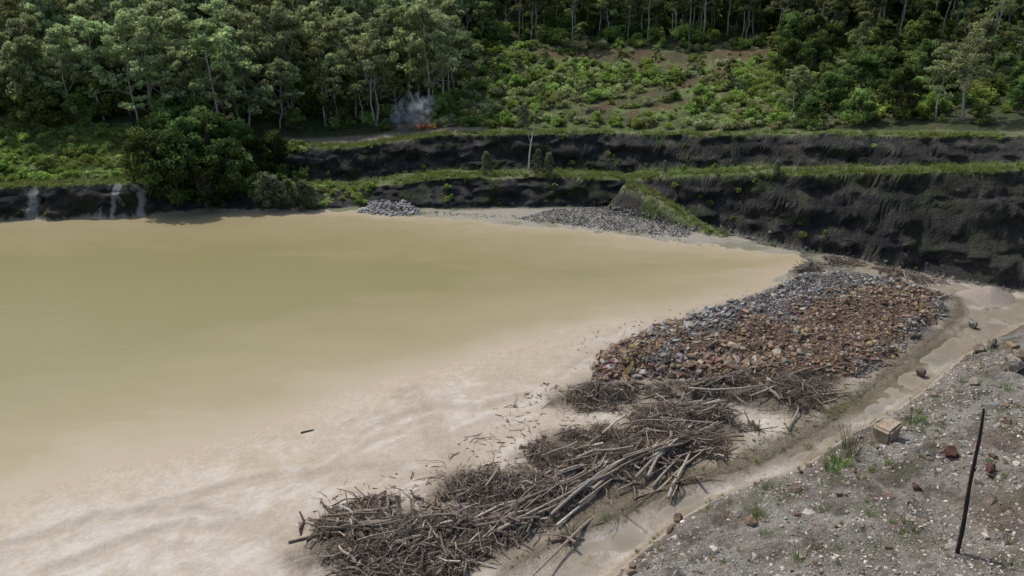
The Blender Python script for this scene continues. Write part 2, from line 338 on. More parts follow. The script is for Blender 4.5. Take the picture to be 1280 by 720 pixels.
class Bld:
    def __init__(s):s.V=[];s.F=[];s.C=[];s.M=[];s.n=0
    def add(s,V,Fq,C,m):
        s.V.append(V);s.F.append(np.asarray(Fq)+s.n);s.C.append(np.broadcast_to(C,(len(V),3)));s.M.append(np.full(len(Fq),m));s.n+=len(V)
    def mesh(s,name,mats,smooth=False):
        return mesh(name,np.vstack(s.V),np.vstack(s.F),mats,np.vstack(s.C),smooth,np.concatenate(s.M))
def clump(B,c,r,n,lc,rg,size=.3,flat_=.6):
    d=rg.normal(0,1,(n,3));d/=np.linalg.norm(d,axis=1,keepdims=True)
    rr=r*rg.uniform(.35,1.1,(n,1))**.6
    p=c+d*rr*[1,1,flat_]
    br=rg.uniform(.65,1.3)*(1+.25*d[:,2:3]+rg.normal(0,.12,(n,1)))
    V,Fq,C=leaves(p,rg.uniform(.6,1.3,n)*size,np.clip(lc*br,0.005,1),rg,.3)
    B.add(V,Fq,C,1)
def eucalypt(seed,H=17,crown=.45,spread=3.6,lc=L(.21,.26,.105),bark=L(.36,.34,.29),nl=11,dens=58,size=.33):
    rg=np.random.default_rng(seed);B=Bld();n=8
    tp=np.cumsum(np.vstack([[0,0,0],np.column_stack([rg.normal(0,.26,(n,2)),np.full(n,H/n)])]),0)
    tp[0,2]=-.6
    V,Fq=path_tube(tp,np.linspace(.2,.05,n+1)*H/17);B.add(V,Fq,bark,0)
    def at(f):
        k=f*n;i=int(min(k,n-1));return tp[i]+(tp[i+1]-tp[i])*(k-i)
    for i in range(nl):
        f=crown+(0.97-crown)*i/(nl-1)+rg.uniform(-.03,.03);f=min(f,.99);p=at(f);az=i*2.4+rg.uniform(-.5,.5)
        ln=spread*(1.15-.75*(f-crown)/(1-crown))*rg.uniform(.7,1.2);el=rg.uniform(.45,1.0)
        d=np.array([math.cos(az)*math.cos(el),math.sin(az)*math.cos(el),math.sin(el)])
        q1=p+d*ln*.5+[0,0,-.1*ln];q2_=p+d*ln+rg.normal(0,.3,3)
        V,Fq=path_tube([p,q1,q2_],[.09,.055,.025],4);B.add(V,Fq,bark*.9,0)
        for k in range(rg.integers(3,6)):
            e=q2_+rg.normal(0,1,3)*[1,1,.55]*ln*.33;st=q1+(q2_-q1)*rg.uniform(0,.9)
            V,Fq=path_tube([st,(st+e)/2+[0,0,.1],e],[.04,.03,.012],3);B.add(V,Fq,bark*.8,0)
            clump(B,e,rg.uniform(.6,1.25)*H/17,int(dens*rg.uniform(.6,1.2)),lc,rg,size)
    clump(B,tp[-1],1.1,dens,lc,rg,size)
    return B.mesh('eucalyptus',[M_bark,M_leaf])
def dense_tree(seed,H=8,Rr=3,lc=L(.085,.13,.04),nc=34,dens=100,size=.3):
    rg=np.random.default_rng(seed);B=Bld()
    V,Fq=path_tube([[0,0,-.5],[.1,0,H*.3],[0,.1,H*.8]],[.2,.14,.04],5);B.add(V,Fq,L(.14,.12,.1),0)
    for i in range(nc):
        a=rg.uniform(0,6.28);h=rg.uniform(.12,1);r=Rr*math.sqrt(rg.uniform(0.1,1))*math.sin(min(1,(1.08-h)*1.6+.1)*1.5)
        c=np.array([math.cos(a)*r,math.sin(a)*r,h*H*.92])
        V,Fq=path_tube([[0,0,c[2]*.6],c*[.5,.5,.85],c],[.06,.04,.015],3);B.add(V,Fq,L(.12,.1,.08),0)
        clump(B,c,rg.uniform(.6,1.3)*Rr/3,int(dens*rg.uniform(.6,1.2)),lc*rg.uniform(.6,1.5),rg,size,.75)
    return B.mesh('broadleaf',[M_bark,M_leaf])
def shrub(seed,Rr=1.4,lc=L(.09,.13,.035),nc=12,dens=60,size=.2):
    rg=np.random.default_rng(seed);B=Bld()
    for i in range(nc):
        a=rg.uniform(0,6.28);r=Rr*rg.uniform(0,1.1);c=np.array([math.cos(a)*r,math.sin(a)*r,Rr*rg.uniform(.15,1.15)*(1.15-.5*r/Rr)])
        V,Fq=path_tube([[0,0,-.2],c*[.4,.4,.6],c],[.05,.03,.01],3);B.add(V,Fq,L(.12,.1,.08),0)
        clump(B,c,rg.uniform(.35,.8)*Rr*.7,int(dens*rg.uniform(.6,1.2)),lc*rg.uniform(.7,1.35),rg,size,.8)
    return B.mesh('shrub',[M_bark,M_leaf])
def casuarina(seed,H=4.5,lc=L(.17,.20,.12)):
    rg=np.random.default_rng(seed);B=Bld()
    V,Fq=path_tube([[0,0,-.3],[.05,0,H*.5],[0,.05,H]],[.08,.05,.015],5);B.add(V,Fq,L(.14,.12,.1),0)
    for i in range(26):
        h=.08+.9*i/26;a=i*2.4;r=H*.24*(1.08-h)**.7*rg.uniform(.6,1.2);c=np.array([math.cos(a)*r,math.sin(a)*r,h*H+r*.4])
        V,Fq=path_tube([[0,0,h*H],c*.5+np.array([0,0,h*H*.5]),c],[.03,.02,.008],3);B.add(V,Fq,L(.12,.1,.08),0)
        clump(B,c,.42,60,lc,rg,.16,1.1)
    return B.mesh('casuarina',[M_bark,M_leaf])
def tuft(seed,h=.5,n=50,w=.03,sp=.3,lc=L(.14,.19,.05)):
    rg=np.random.default_rng(seed);a=rg.uniform(0,6.28,n);r=sp*np.sqrt(rg.uniform(0,1,n))
    b=np.column_stack([np.cos(a)*r,np.sin(a)*r,np.full(n,-.05)])
    hh=h*rg.uniform(.5,1.2,n);ln=np.column_stack([np.cos(a)*hh*.35+rg.normal(0,.1,n)*h,np.sin(a)*hh*.35+rg.normal(0,.1,n)*h,hh])
    a2=rg.uniform(0,6.28,n);sd=np.column_stack([np.cos(a2),np.sin(a2),a2*0])*w
    V=np.stack([b-sd,b+sd,b+ln+sd*.15,b+ln-sd*.15],1).reshape(-1,3)
    C=np.repeat(lc*rg.uniform(.6,1.35,(n,1)),4,axis=0)
    return mesh('tuft',V,np.arange(4*n).reshape(-1,4),[M_grass],C)
# ------------------------------------------------------------------ vegetation
EU=[eucalypt(i,H=h,crown=c,spread=sp,nl=nl) for i,(h,c,sp,nl) in enumerate([(17,.38,3.6,12),(19,.42,3.6,12),(15,.3,3.8,12),(18,.5,3.4,10),(14,.25,3.2,12),(20,.36,4.2,13)])]
EP=[eucalypt(20+i,H=h,crown=c,spread=sp,nl=nl,lc=L(.31,.375,.18)) for i,(h,c,sp,nl) in enumerate([(17,.3,3.8,13),(14,.25,3.8,12),(19,.34,4.0,14)])]  # pale set: haze over the forest is put into the leaf colour
DT=[dense_tree(40+i,H=h,Rr=r) for i,(h,r) in enumerate([(8,3),(7,3.4),(10,3.3)])]
DB=[dense_tree(50+i,H=h,Rr=r,lc=L(.17,.24,.07)) for i,(h,r) in enumerate([(7,3),(6,3.2)])]
SH=[shrub(60+i,lc=c) for i,c in enumerate([L(.17,.25,.06),L(.23,.31,.08),L(.12,.18,.05),L(.29,.34,.14),L(.34,.36,.2)])]
CA=[casuarina(80),casuarina(81,5.2)]
TU=[tuft(90,lc=L(.17,.25,.06)),tuft(91,.7,60,lc=L(.24,.29,.09)),tuft(92,.45,40,lc=L(.30,.29,.15))]
def empty(n):
    o=bpy.data.objects.new(n,None);bpy.context.scene.collection.objects.link(o);return o
forest=empty('distant_forest');scrub=empty('hillside_shrubs');grassE=empty('bench_grass')
def put(nm,me,x,y,parent,sc,dz=0,z=None):
    zz=float(hz(x,y)) if z is None else z
    return obj(nm,me,(x,y,zz+dz),parent,rng.uniform(0,6.28),(sc*rng.uniform(.9,1.1),sc*rng.uniform(.9,1.1),sc*rng.uniform(.88,1.15)))
def reddist(x,y): return min(float(dline(P,np.array([x]),np.array([y]))[0][0])-w for P,w in RED)
for X in np.arange(-175,175,4.2):
    for Y in np.arange(96,224,4.5):
        x=X+rng.uniform(-2,2);y=Y+rng.uniform(-2,2)
        s_=look('s',x,y);t_=x/y
        if abs(t_)>.85 or s_<3.3: continue
        px=640+F*x/(y*math.cos(PITCH)+(CAMH-float(hz(x,y)))*math.sin(PITCH))
        if px<575:
            if t_>-.36 and s_<4.05: continue
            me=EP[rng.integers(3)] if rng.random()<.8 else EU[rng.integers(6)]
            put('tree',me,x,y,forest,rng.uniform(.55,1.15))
            if rng.random()<.7 or s_<4.2: put('understorey',SH[rng.integers(3)] if rng.random()<.5 else DB[rng.integers(2)],x+2,y-1.5 if s_<4.2 else y+1,forest,rng.uniform(.5,1.3))
        elif px<965:
            if s_<4.02: continue
            if y>172:
                if rng.random()<.8: put('tree',EU[rng.integers(6)],x,y,forest,rng.uniform(.6,1.05))
                if rng.random()<.8: put('understorey',SH[rng.integers(3)],x+2,y,forest,rng.uniform(1,2))
            elif rng.random()<(.05+.12*(px>600)*(px<720)): put('sapling',EU[4],x,y,forest,rng.uniform(.3,.5))
        else:
            if s_<3.9: continue
            if y>146:
                if rng.random()<.8: put('tree',EU[rng.integers(6)] if rng.random()<.8 else DT[2],x,y,forest,rng.uniform(.65,1.1))
                put('understorey',SH[rng.choice([0,2])],x+2,y+1,forest,rng.uniform(1,2))
            else:
                put('understorey',(DT+DB)[rng.integers(5)] if rng.random()<.5 else SH[rng.choice([0,2,1])],x,y,forest,rng.uniform(.45,.85))
                if rng.random()<.8: put('understorey',SH[rng.choice([0,2,1])],x+2,y+2,forest,rng.uniform(.6,1.5))
                if rng.random()<.10 and y>115: put('tree',EU[rng.integers(6)],x,y,forest,rng.uniform(.5,.75))
for i in range(3200):
    x=rng.uniform(-14,62);y=rng.uniform(102,172)
    if look('s',x,y)<3.8: continue
    rd_=reddist(x,y)
    if (rd_<.2 and rng.random()<.82) or (reddist(x,y+3)<0 and rng.random()<.4): continue
    if fbm(np.array([x*.12]),np.array([y*.12]),9)[0]<-.04 and rng.random()<.55: continue
    put('shrub',SH[rng.choice([0,1,3,2,4],p=[.2,.26,.24,.1,.2])],x,y,scrub,rng.uniform(.2,1.0)*(1.2 if y>140 else 1)*(.6 if rd_<.2 else 1))
for i in range(1300):
    x=rng.uniform(-100,-35);y=rng.uniform(108,132)
    if not(1.5<look('s',x,y)<3.3): continue
    put('shrub',SH[rng.choice([0,1,3,1])],x,y,scrub,.15+.65*rng.random()**2,-.1)
for i in range(90):
    x,y=flat(rng.uniform(310,470),rng.uniform(246,261));
    if hz(x,y)<.12: continue
    put('shrub',SH[rng.choice([0,1,3])],x,y,scrub,rng.uniform(.2,.6),-.1)
N=60000;xs=rng.uniform(-95,80,N);ys_=rng.uniform(78,135,N);ss=look('s',xs,ys_);ts=xs/ys_;sp_=look('spm',xs,ys_);dn_=fbm(xs*.25,ys_*.25,44)
ok=((ss>.97)&(ss<1.5)&(dn_>-.12))|((ss>1.5)&(ss<2.0)&(rng.random(N)<.25))|((ss>2.97)&(ss<3.3)&(dn_>-.15))|(sp_&(look('ds',xs,ys_)<1.5))|((ss>2)&(ss<3.2)&(ts<-.3))
idx=np.nonzero(ok)[0][:6500]
for i in idx: put('tuft',TU[rng.choice([0,1,2],p=[.45,.35,.2])],xs[i],ys_[i],grassE,rng.uniform(.25,1.0)*(1+.8*dn_[i]))
for i in range(900):
    x=rng.uniform(-90,75);y=rng.uniform(76,125);s_=look('s',x,y)
    if 0<s_<1.1 or 1.8<s_<3: put('shrub',SH[rng.integers(3)],x,y,scrub,rng.uniform(.12,.42),-.1)
def treeat(nm,me,px,row,hpx,baseH,wide=1):
    x,y,z=site(px,row);d=y*math.cos(PITCH)+(CAMH-z)*math.sin(PITCH);h=hpx*d/F/.98
    k=h/baseH;obj(nm,me,(x,y,z-.1),None,rng.uniform(0,6),(k*wide,k*wide,k))
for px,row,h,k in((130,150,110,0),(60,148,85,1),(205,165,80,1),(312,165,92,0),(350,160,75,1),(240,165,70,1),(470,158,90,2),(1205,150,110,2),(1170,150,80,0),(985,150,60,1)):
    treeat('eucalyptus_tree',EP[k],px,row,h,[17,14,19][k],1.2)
for px,row,h,k in((190,232,72,0),(222,248,82,1),(242,225,80,2),(266,215,78,0),(290,240,64,1),(300,205,56,0),(322,218,42,1),(250,250,58,0),(275,252,46,1),(210,200,58,0),(345,200,36,1)):
    treeat('broadleaf_tree',DT[k],px,row,h,[8,7,10][k],.95)
for px,row,h,k in((265,262,44,0),(335,262,46,1),(345,262,40,0),(362,262,38,1),(380,262,36,0),(390,261,30,1),(608,218,28,0),(672,219,32,1),(686,219,28,0),(830,216,16,1),(970,218,18,0),(655,160,30,0)):
    treeat('casuarina_tree',CA[k],px,row,h,[4.5,5.2][k],1.25 if row>250 else .9)
x,y,z=site(661,210);B=Bld();V,Fq=path_tube([[0,0,-.4],[.1,0,2],[.35,.2,4],[.75,.3,6.2]],[.16,.14,.11,.05]);B.add(V,Fq,L(.55,.52,.46),0)
V,Fq=path_tube([[.3,.2,3.8],[-.1,.2,4.9],[-.2,.2,5.6]],[.06,.04,.02],4);B.add(V,Fq,L(.5,.47,.42),0);obj('dead_tree_trunk',B.mesh('dead_trunk',[M_bark]),(x,y,z))
# ------------------------------------------------------------------ rocks
def ico(sub):
    bm=bmesh.new();bmesh.ops.create_icosphere(bm,subdivisions=sub,radius=1);V=np.array([v.co[:] for v in bm.verts]);Fq=np.array([[v.index for v in f.verts] for f in bm.faces]);bm.free();return V,Fq
def rockproto(sub,n,seed):
    rg=np.random.default_rng(seed);V0,Fq=ico(sub);out=[]
    for i in range(n):
        V=V0.copy()
        for k in range(11):
            d=rg.normal(0,1,3);d/=np.linalg.norm(d);c=rg.uniform(.35,.75);h=V@d;V-=np.outer(np.clip(h-c,0,9),d)
        V*=1+rg.normal(0,.04,(len(V),1));out.append(V)
    return np.array(out),Fq
RP2=rockproto(2,14,1);RP1=rockproto(1,10,2);RP3=rockproto(3,6,3)
def rocks(P,S,C,proto,rg=rng,fl=.7):
    PV,Fq=proto;N=len(P);V=PV[rg.integers(0,len(PV),N)]*(S[:,None,None]*rg.uniform(.55,1.4,(N,1,3))*[1,1,fl])
    a=rg.uniform(0,6.28,N);t=rg.normal(0,.45,N);ca,sa,ct,st=np.cos(a),np.sin(a),np.cos(t),np.sin(t)
    x,y,z=V[...,0],V[...,1],V[...,2];y,z=y*ct[:,None]-z*st[:,None],y*st[:,None]+z*ct[:,None]
    x,y=x*ca[:,None]-y*sa[:,None],x*sa[:,None]+y*ca[:,None]
    V=np.stack([x,y,z],-1)+P[:,None];k=V.shape[1]
    FF=(Fq[None]+(np.arange(N)*k)[:,None,None]).reshape(-1,3)
    return V.reshape(-1,3),FF,np.repeat(C,k,axis=0)
def scatter(P,n,rag=2.8):
    lo,hi=P.min(0)-rag*.3,P.max(0)+rag*.3;out=np.zeros((0,2))
    while len(out)<n:
        c=rng.uniform(lo,hi,(n*2,2));w=c+np.column_stack([fbm(c[:,0]*.6,c[:,1]*.6,19),fbm(c[:,0]*.6+40,c[:,1]*.6,29)])*rag
        out=np.vstack([out,c[sdpoly(P,w[:,0],w[:,1])>0]])
    return out[:n]
def pilecols(p):
    sdr=np.max([sdpoly(P,p[:,0],p[:,1]) for P in RUST],0)+fbm(p[:,0]*.3,p[:,1]*.3,4)*7
    pr=np.clip(.5+sdr*.35,.12,.92);isr=rng.random(len(p))<pr
    C1=np.where(isr[:,None],L(.26,.175,.115)*rng.uniform(.45,1.3,(len(p),1))+rng.normal(0,.014,(len(p),3)),L(.24,.235,.228)*rng.uniform(.45,1.55,(len(p),1)))
    r=rng.random(len(p));k=r<.16;C1[k]=L(.36,.31,.24)*rng.uniform(.7,1.1,(k.sum(),1))
    k=r>.88;C1[k]=L(.10,.08,.065)*rng.uniform(.7,1.3,(k.sum(),1));return np.clip(C1,.02,1)
p=scatter(MOUND,5000);S=.10+.26*rng.random(len(p))**2.2;sdm=sdpoly(MOUND,p[:,0],p[:,1]);S=np.where((sdm<3)&(p[:,0]<22),S*1.6,S);S*=np.where(rng.random(len(p))<.04,1.8,1)
P3=np.column_stack([p,hz(p[:,0],p[:,1])+S*.1+rng.uniform(0,.12,len(p))]);a1=rocks(P3,S,pilecols(p),RP2)
p=scatter(MOUND,14000);S=.04+.10*rng.random(len(p));a2=rocks(np.column_stack([p,hz(p[:,0],p[:,1])+rng.uniform(0,.12,len(p))]),S,pilecols(p),RP1)
obj('rock_pile',mesh('rock_pile',np.vstack([a1[0],a2[0]]),np.vstack([a1[1],a2[1]+len(a1[0])]),[M_rock],np.vstack([a1[2],a2[2]])))
def rockheap(nm,pxpoly,n,smin,smax,col,lift=.2,proto=RP1,var=.4):
    P=poly(pxpoly);p=scatter(P,n);p=p[(look('s',p[:,0],p[:,1])<.15)&(hz(p[:,0],p[:,1])<1.0)];n=len(p);S=rng.uniform(smin,smax,n);sd=sdpoly(P,p[:,0],p[:,1])
    z=hz(p[:,0],p[:,1])+np.clip(sd*.5,0,lift)*rng.uniform(.2,1,n)+S*.2
    V,FF,CC=rocks(np.column_stack([p,z]),S,col*rng.uniform(1-var,1+var,(n,1)),proto);obj(nm,mesh(nm,V,FF,[M_rock],CC))
rockheap('grey_rubble_heap',[(448,266),(462,257),(520,259),(528,268),(490,270)],700,.12,.38,L(.36,.35,.33),1.0)
rockheap('talus_rubble',[(640,276),(690,264),(770,262),(820,268),(870,288),(860,298),(780,290),(720,283)],3000,.07,.26,L(.24,.23,.21),.5)
rockheap('shore_stones',[(520,268),(660,276),(860,305),(890,308),(860,301),(660,272),(520,264)],260,.06,.18,L(.24,.22,.19),.05)
p=scatter(poly([(700,500),(725,420),(860,385),(1000,330),(1200,370),(1200,410),(1090,490),(900,495)]),1200);S=rng.uniform(.04,.15,1200)
V,FF,CC=rocks(np.column_stack([p,hz(p[:,0],p[:,1])+.01]),S,L(.22,.185,.15)*rng.uniform(.5,1.3,(1200,1)),RP1);obj('loose_stones',mesh('loose_stones',V,FF,[M_rock],CC))
# rubble fallen along the toe of the right-hand face
tp_=np.nonzero((toe>.45)&(s<=0)&(GX>28)&(GX<70)&(sb<0));ii=rng.choice(len(tp_[0]),900);px_=GX[tp_][ii]+rng.normal(0,.2,900);py_=GY[tp_][ii]+rng.normal(0,.2,900);S=.06+.35*rng.random(900)**3
V,FF,CC=rocks(np.column_stack([px_,py_,hz(px_,py_)+.02]),S,L(.13,.12,.105)*rng.uniform(.5,1.6,(900,1)),RP1);obj('toe_rubble',mesh('toe_rubble',V,FF,[M_rock],CC))
def bankpts(n,xlo=2,xhi=42,ylo=14,yhi=66):
    out=np.zeros((0,2));m=max(n*2,400)
    while len(out)<n:
        c=np.column_stack([rng.uniform(xlo,xhi,m),rng.uniform(ylo,yhi,m)])
        k=(sdpoly(BANK,c[:,0],c[:,1])>.2)&(fbm(c[:,0]*.35,c[:,1]*.35,14)+rng.normal(0,.12,len(c))>-.05);out=np.vstack([out,c[k]])
    return out[:n]
def bankrocks(nm,n,a,b,proto,cols,pw=3):
    p=bankpts(n);S=a+(b-a)*rng.random(n)**pw;C=np.array(cols)[rng.integers(0,len(cols),n)]*rng.uniform(.7,1.3,(n,1))
    V,FF,CC=rocks(np.column_stack([p,hz(p[:,0],p[:,1])+S*.1]),S,C,proto);obj(nm,mesh(nm,V,FF,[M_rock],CC))
bankrocks('bank_gravel',24000,.03,.17,RP1,[(.42,.385,.34),(.30,.265,.225),(.49,.455,.40),(.23,.165,.12),(.36,.31,.26)])
bankrocks('bank_stones',600,.12,.42,RP2,[(.40,.355,.30),(.18,.135,.10),(.23,.155,.11),(.44,.40,.34)],2.2)
def boulder(px,row,S,col,k=0,nm='boulder',rz=0):
    x,y,z=site(px,row);PV,Fq=RP3;V=PV[k]*S;V=V*(1+.04*np.sin(V[:,[1,2,0]]*9/S))
    obj(nm,mesh(nm,V,Fq,[M_rock],np.broadcast_to(L(*col),(len(V),3))),(x,y,z+S*.3),None,rz)
for b in((1190,572,.55,(.09,.045,.035),1),(1238,590,.4,(.10,.05,.04),2),(1240,572,.35,(.12,.065,.05),3),(1145,612,.35,(.11,.06,.05),4),(1150,470,.6,(.15,.12,.09),5),(940,655,.45,(.2,.14,.09),0),(848,652,.4,(.15,.11,.08),1),(838,665,.3,(.19,.14,.1),2),
 (1262,436,.9,(.24,.18,.12),3),(1240,432,.6,(.2,.17,.13),2),(1268,462,1.0,(.24,.21,.17),4),(1275,448,.8,(.2,.16,.11),0),(1218,482,.5,(.3,.26,.21),1),(1215,410,.6,(.22,.2,.17),5),(1225,440,.6,(.2,.16,.12),1),(1010,336,.7,(.1,.09,.08),2),(1000,339,.6,(.13,.12,.1),3)):
    boulder(*b[:5],rz=b[4]*1.3)
x,y,z=site(1107,548)
bm=bmesh.new();bmesh.ops.create_cube(bm,size=1);bmesh.ops.bevel(bm,geom=bm.edges[:],offset=.1,segments=2,affect='EDGES');bmesh.ops.subdivide_edges(bm,edges=bm.edges[:],cuts=2,use_grid_fill=True)
bmesh.ops.triangulate(bm,faces=bm.faces[:]);Vb=np.array([v.co[:] for v in bm.verts]);Fb=np.array([[v.index for v in f.verts] for f in bm.faces]);bm.free()
nz=fbm(Vb[:,0]*2+Vb[:,2]*2,Vb[:,1]*2-Vb[:,2],8);Vb*=(1+nz*.45)[:,None];Vb[:,0]*=1+.3*Vb[:,2];Vb[:,2]+=.18*Vb[:,0]
obj('stone_block',mesh('stone_block',Vb*[1.5,1.2,1.5],Fb,[M_rock],np.broadcast_to(L(.34,.27,.19),(len(Vb),3))),(x,y,z+.42),None,.6)
# ------------------------------------------------------------------ driftwood piles
def woodpile(nm,parts,dens=1.0):
    VV=[];FF=[];CC=[];o=0
    dk=np.array([(.13,.10,.08),(.085,.065,.05),(.18,.145,.11),(.22,.18,.14),(.11,.08,.06)])*1.5;pl=[(.33,.295,.24),(.42,.385,.33),(.27,.225,.18)];br=np.array([(.15,.12,.09),(.10,.08,.06),(.22,.18,.14),(.07,.055,.045)])*1.6
    for P,n,ntw,hmax,dirang,longn,llen,lo,hi in parts:
        def grp(n,l0,l1,r0,r1,ang,spr,tilt,col,bend,sides,layer=(0,1)):
            nonlocal o
            p=scatter(P,int(n*3),5.5);dn=fbm(p[:,0]*.5,p[:,1]*.5,23)+rng.normal(0,.09,len(p));p=p[np.argsort(-dn)[:int(n*1.9)]];rng.shuffle(p);p=p[:n];n=len(p)
            sd=sdpoly(P,p[:,0],p[:,1]);lump=.25+1.8*np.clip(fbm(p[:,0]*.5,p[:,1]*.5,23)+.25,0,1)
            top=np.clip(sd*.45+.12,0.05,hmax)*lump;z=hz(p[:,0],p[:,1])+top*rng.uniform(layer[0],layer[1],n)
            a=rng.uniform(0,6.28,n) if ang is None else rng.normal(ang,spr,n)+np.pi*(rng.random(n)<.5)
            e=rng.normal(0.02,tilt,n);D=np.column_stack([np.cos(a)*np.cos(e),np.sin(a)*np.cos(e),np.sin(e)])
            Ln=l0+(l1-l0)*rng.random(n)**1.3;Rd=r0+(r1-r0)*rng.random(n)**2;P0=np.column_stack([p,z+.05])-D*Ln[:,None]*.5
            P0[:,2]=np.maximum(P0[:,2],hz(P0[:,0],P0[:,1])-.05)
            pal=np.array(col);C=pal[rng.integers(0,len(pal),n)]*rng.uniform(.5,1.4,(n,1));a_=tubes(P0,D,Ln,Rd,C,bend,sides)
            VV.append(a_[0]);FF.append(a_[1]+o);CC.append(a_[2]);o+=len(a_[0])
        grp(n,lo,hi,.03,.12,dirang,1.2,.2,dk,.06,5)
        grp(ntw,.2,1.1,.012,.03,None,1,.45,br,.14,3)
        grp(max(4,n//8),lo,hi*1.1,.03,.08,dirang,.9,.15,pl,.04,5,(.6,1.1))
        if longn: grp(longn,llen[0],llen[1],.06,.125,dirang,.2,.05,pl+list(dk[2:4]),.015,7,(.8,1.2))
    obj(nm,mesh(nm,np.vstack(VV),np.vstack(FF),[M_wood],np.vstack(CC),False))
P_=PILES
woodpile('driftwood_pile',[(P_['a'],480,5200,1.0,.2,14,(3,5.5),.6,3.0)])
woodpile('driftwood_pile',[(P_['b1'],90,2800,.6,.5,2,(2,4),.5,2.4),(P_['b2'],130,3600,.75,.5,8,(3,5),.5,2.4),(P_['b3'],230,3600,1.0,.3,14,(3,5),.6,3),(P_['b4'],200,2000,.9,.70,64,(4,8),.8,3.2)])
woodpile('driftwood_pile',[(P_['c'],110,1900,.6,-.1,0,0,.6,2.6)])
woodpile('driftwood_pile',[(P_['d'],150,6000,1.0,.4,12,(3,6),.6,2.6)])
woodpile('driftwood_pile',[(P_['e'],50,600,.4,0,0,0,.8,2.4)])
woodpile('driftwood_pile',[(P_['f'],70,700,.4,0,0,0,.8,2.4)])
woodpile('driftwood_pile',[(P_['g'],40,400,.5,0,0,0,.8,2.4)])
p=scatter(poly([(390,640),(560,570),(680,480),(830,490),(1060,470),(1060,530),(900,600),(700,690),(560,730),(400,730)]),1100);n=len(p);a=rng.uniform(0,6.28,n)
V,Fq,C_=tubes(np.column_stack([p,hz(p[:,0],p[:,1])+.03]),np.column_stack([np.cos(a),np.sin(a),a*0]),.2+1.8*rng.random(n)**3,rng.uniform(.012,.045,n),L(.17,.135,.10)*rng.uniform(.6,1.8,(n,1)),.05,4)
obj('scattered_sticks',mesh('scattered_sticks',V,Fq,[M_wood],C_))
def log(nm,a,b,r,col,lift=.1):
    A_=np.array(site(*a));B_=np.array(site(*b));A_[2]+=lift;B_[2]+=lift;d=B_-A_
    V,Fq,C=tubes(A_[None],d[None],np.array([np.linalg.norm(d)]),np.array([r]),L(*col)[None],.015,8);obj(nm,mesh(nm,V,Fq,[M_wood],C,True))
log('fallen_log',(832,628),(862,568),.13,(.36,.33,.28),.3);log('fallen_log',(815,612),(850,575),.1,(.3,.27,.22),.25)
log('fallen_log',(376,542),(392,538),.09,(.1,.08,.06),.03);log('fallen_log',(860,498),(960,493),.09,(.38,.34,.28),.7);log('fallen_log',(985,540),(1000,505),.08,(.3,.27,.22),.2)
# ------------------------------------------------------------------ charred post
x,y,z=site(1197,692)
def prj(p):
    dd=p[1]*math.cos(PITCH)+(CAMH-p[2])*math.sin(PITCH);u=(p[2]-CAMH)*math.cos(PITCH)+p[1]*math.sin(PITCH)
    return 640+F*p[0]/dd,360-F*u/dd
lo_,hi_=1.,14.
for _ in range(40):
    hh=(lo_+hi_)/2
    if prj((x,y,z+hh))[1]>512: lo_=hh
    else: hi_=hh
topx=x
for _ in range(30): topx+=(1230-prj((topx,y,z+hh))[0])*.02
pp=[np.array([x,y,z-.3])+(np.array([topx,y,z+hh])-np.array([x,y,z-.3]))*f+np.array([math.sin(f*9)*.05,math.cos(f*6)*.05,0]) for f in np.linspace(0,1,11)]
V,Fq=path_tube(pp,[.12,.1,.11,.095,.1,.085,.09,.08,.08,.07,.05],8)
B=Bld();B.add(V,Fq,L(.035,.03,.027),0);V,Fq=path_tube([pp[-1],pp[-1]+[0,0,.03]],[.05,.001],8);B.add(V,Fq,L(.03,.026,.024),0)
V,Fq=path_tube([pp[6],pp[6]+[.12,0,.12],pp[6]+[.18,0,.36]],[.035,.03,.01],5);B.add(V,Fq,L(.03,.026,.024),0)
obj('charred_post',B.mesh('charred_post',[M_wood]))
# ------------------------------------------------------------------ weeds
WG=[tuft(101,.8,60,.022,.35,L(.17,.27,.07)),tuft(102,.6,50,.02,.3,L(.24,.26,.12)),tuft(103,1.9,40,.016,.35,L(.15,.17,.08))]
weeds=empty('bank_weeds')
for px,row,k,f in((1050,580,0,1.3),(1040,588,0,1.1),(1060,570,1,1.2),(1066,572,2,1.3),(1058,560,2,1.0),(1140,530,0,1.1),(1150,525,0,.8),(950,648,0,.9),(945,640,1,.9),(998,700,0,.8),(1022,640,1,.9),(1100,570,1,.7),(1110,580,0,.6),(960,612,1,1),(925,690,1,.6),(1145,515,1,1),(890,700,1,.5),(1180,520,1,.5),(1260,488,0,.7),(1270,510,1,.6),(1010,560,1,.8),(1090,590,0,.7),(1075,600,1,.8)):
    x,y,z=site(px,row);put('weed',WG[k],x,y,weeds,f,z=z)
for p in bankpts(420): put('weed',WG[rng.integers(0,2)],p[0],p[1],weeds,rng.uniform(.15,.5))
e_=np.nonzero((edge>.3)&(GX>0)&(GX<32)&(GY<62)&(GY>30))
if len(e_[0]):
    for i in rng.choice(len(e_[0]),260): put('weed',WG[rng.integers(0,2)],GX[e_[0][i],e_[1][i]],GY[e_[0][i],e_[1][i]],weeds,rng.uniform(.1,.3))
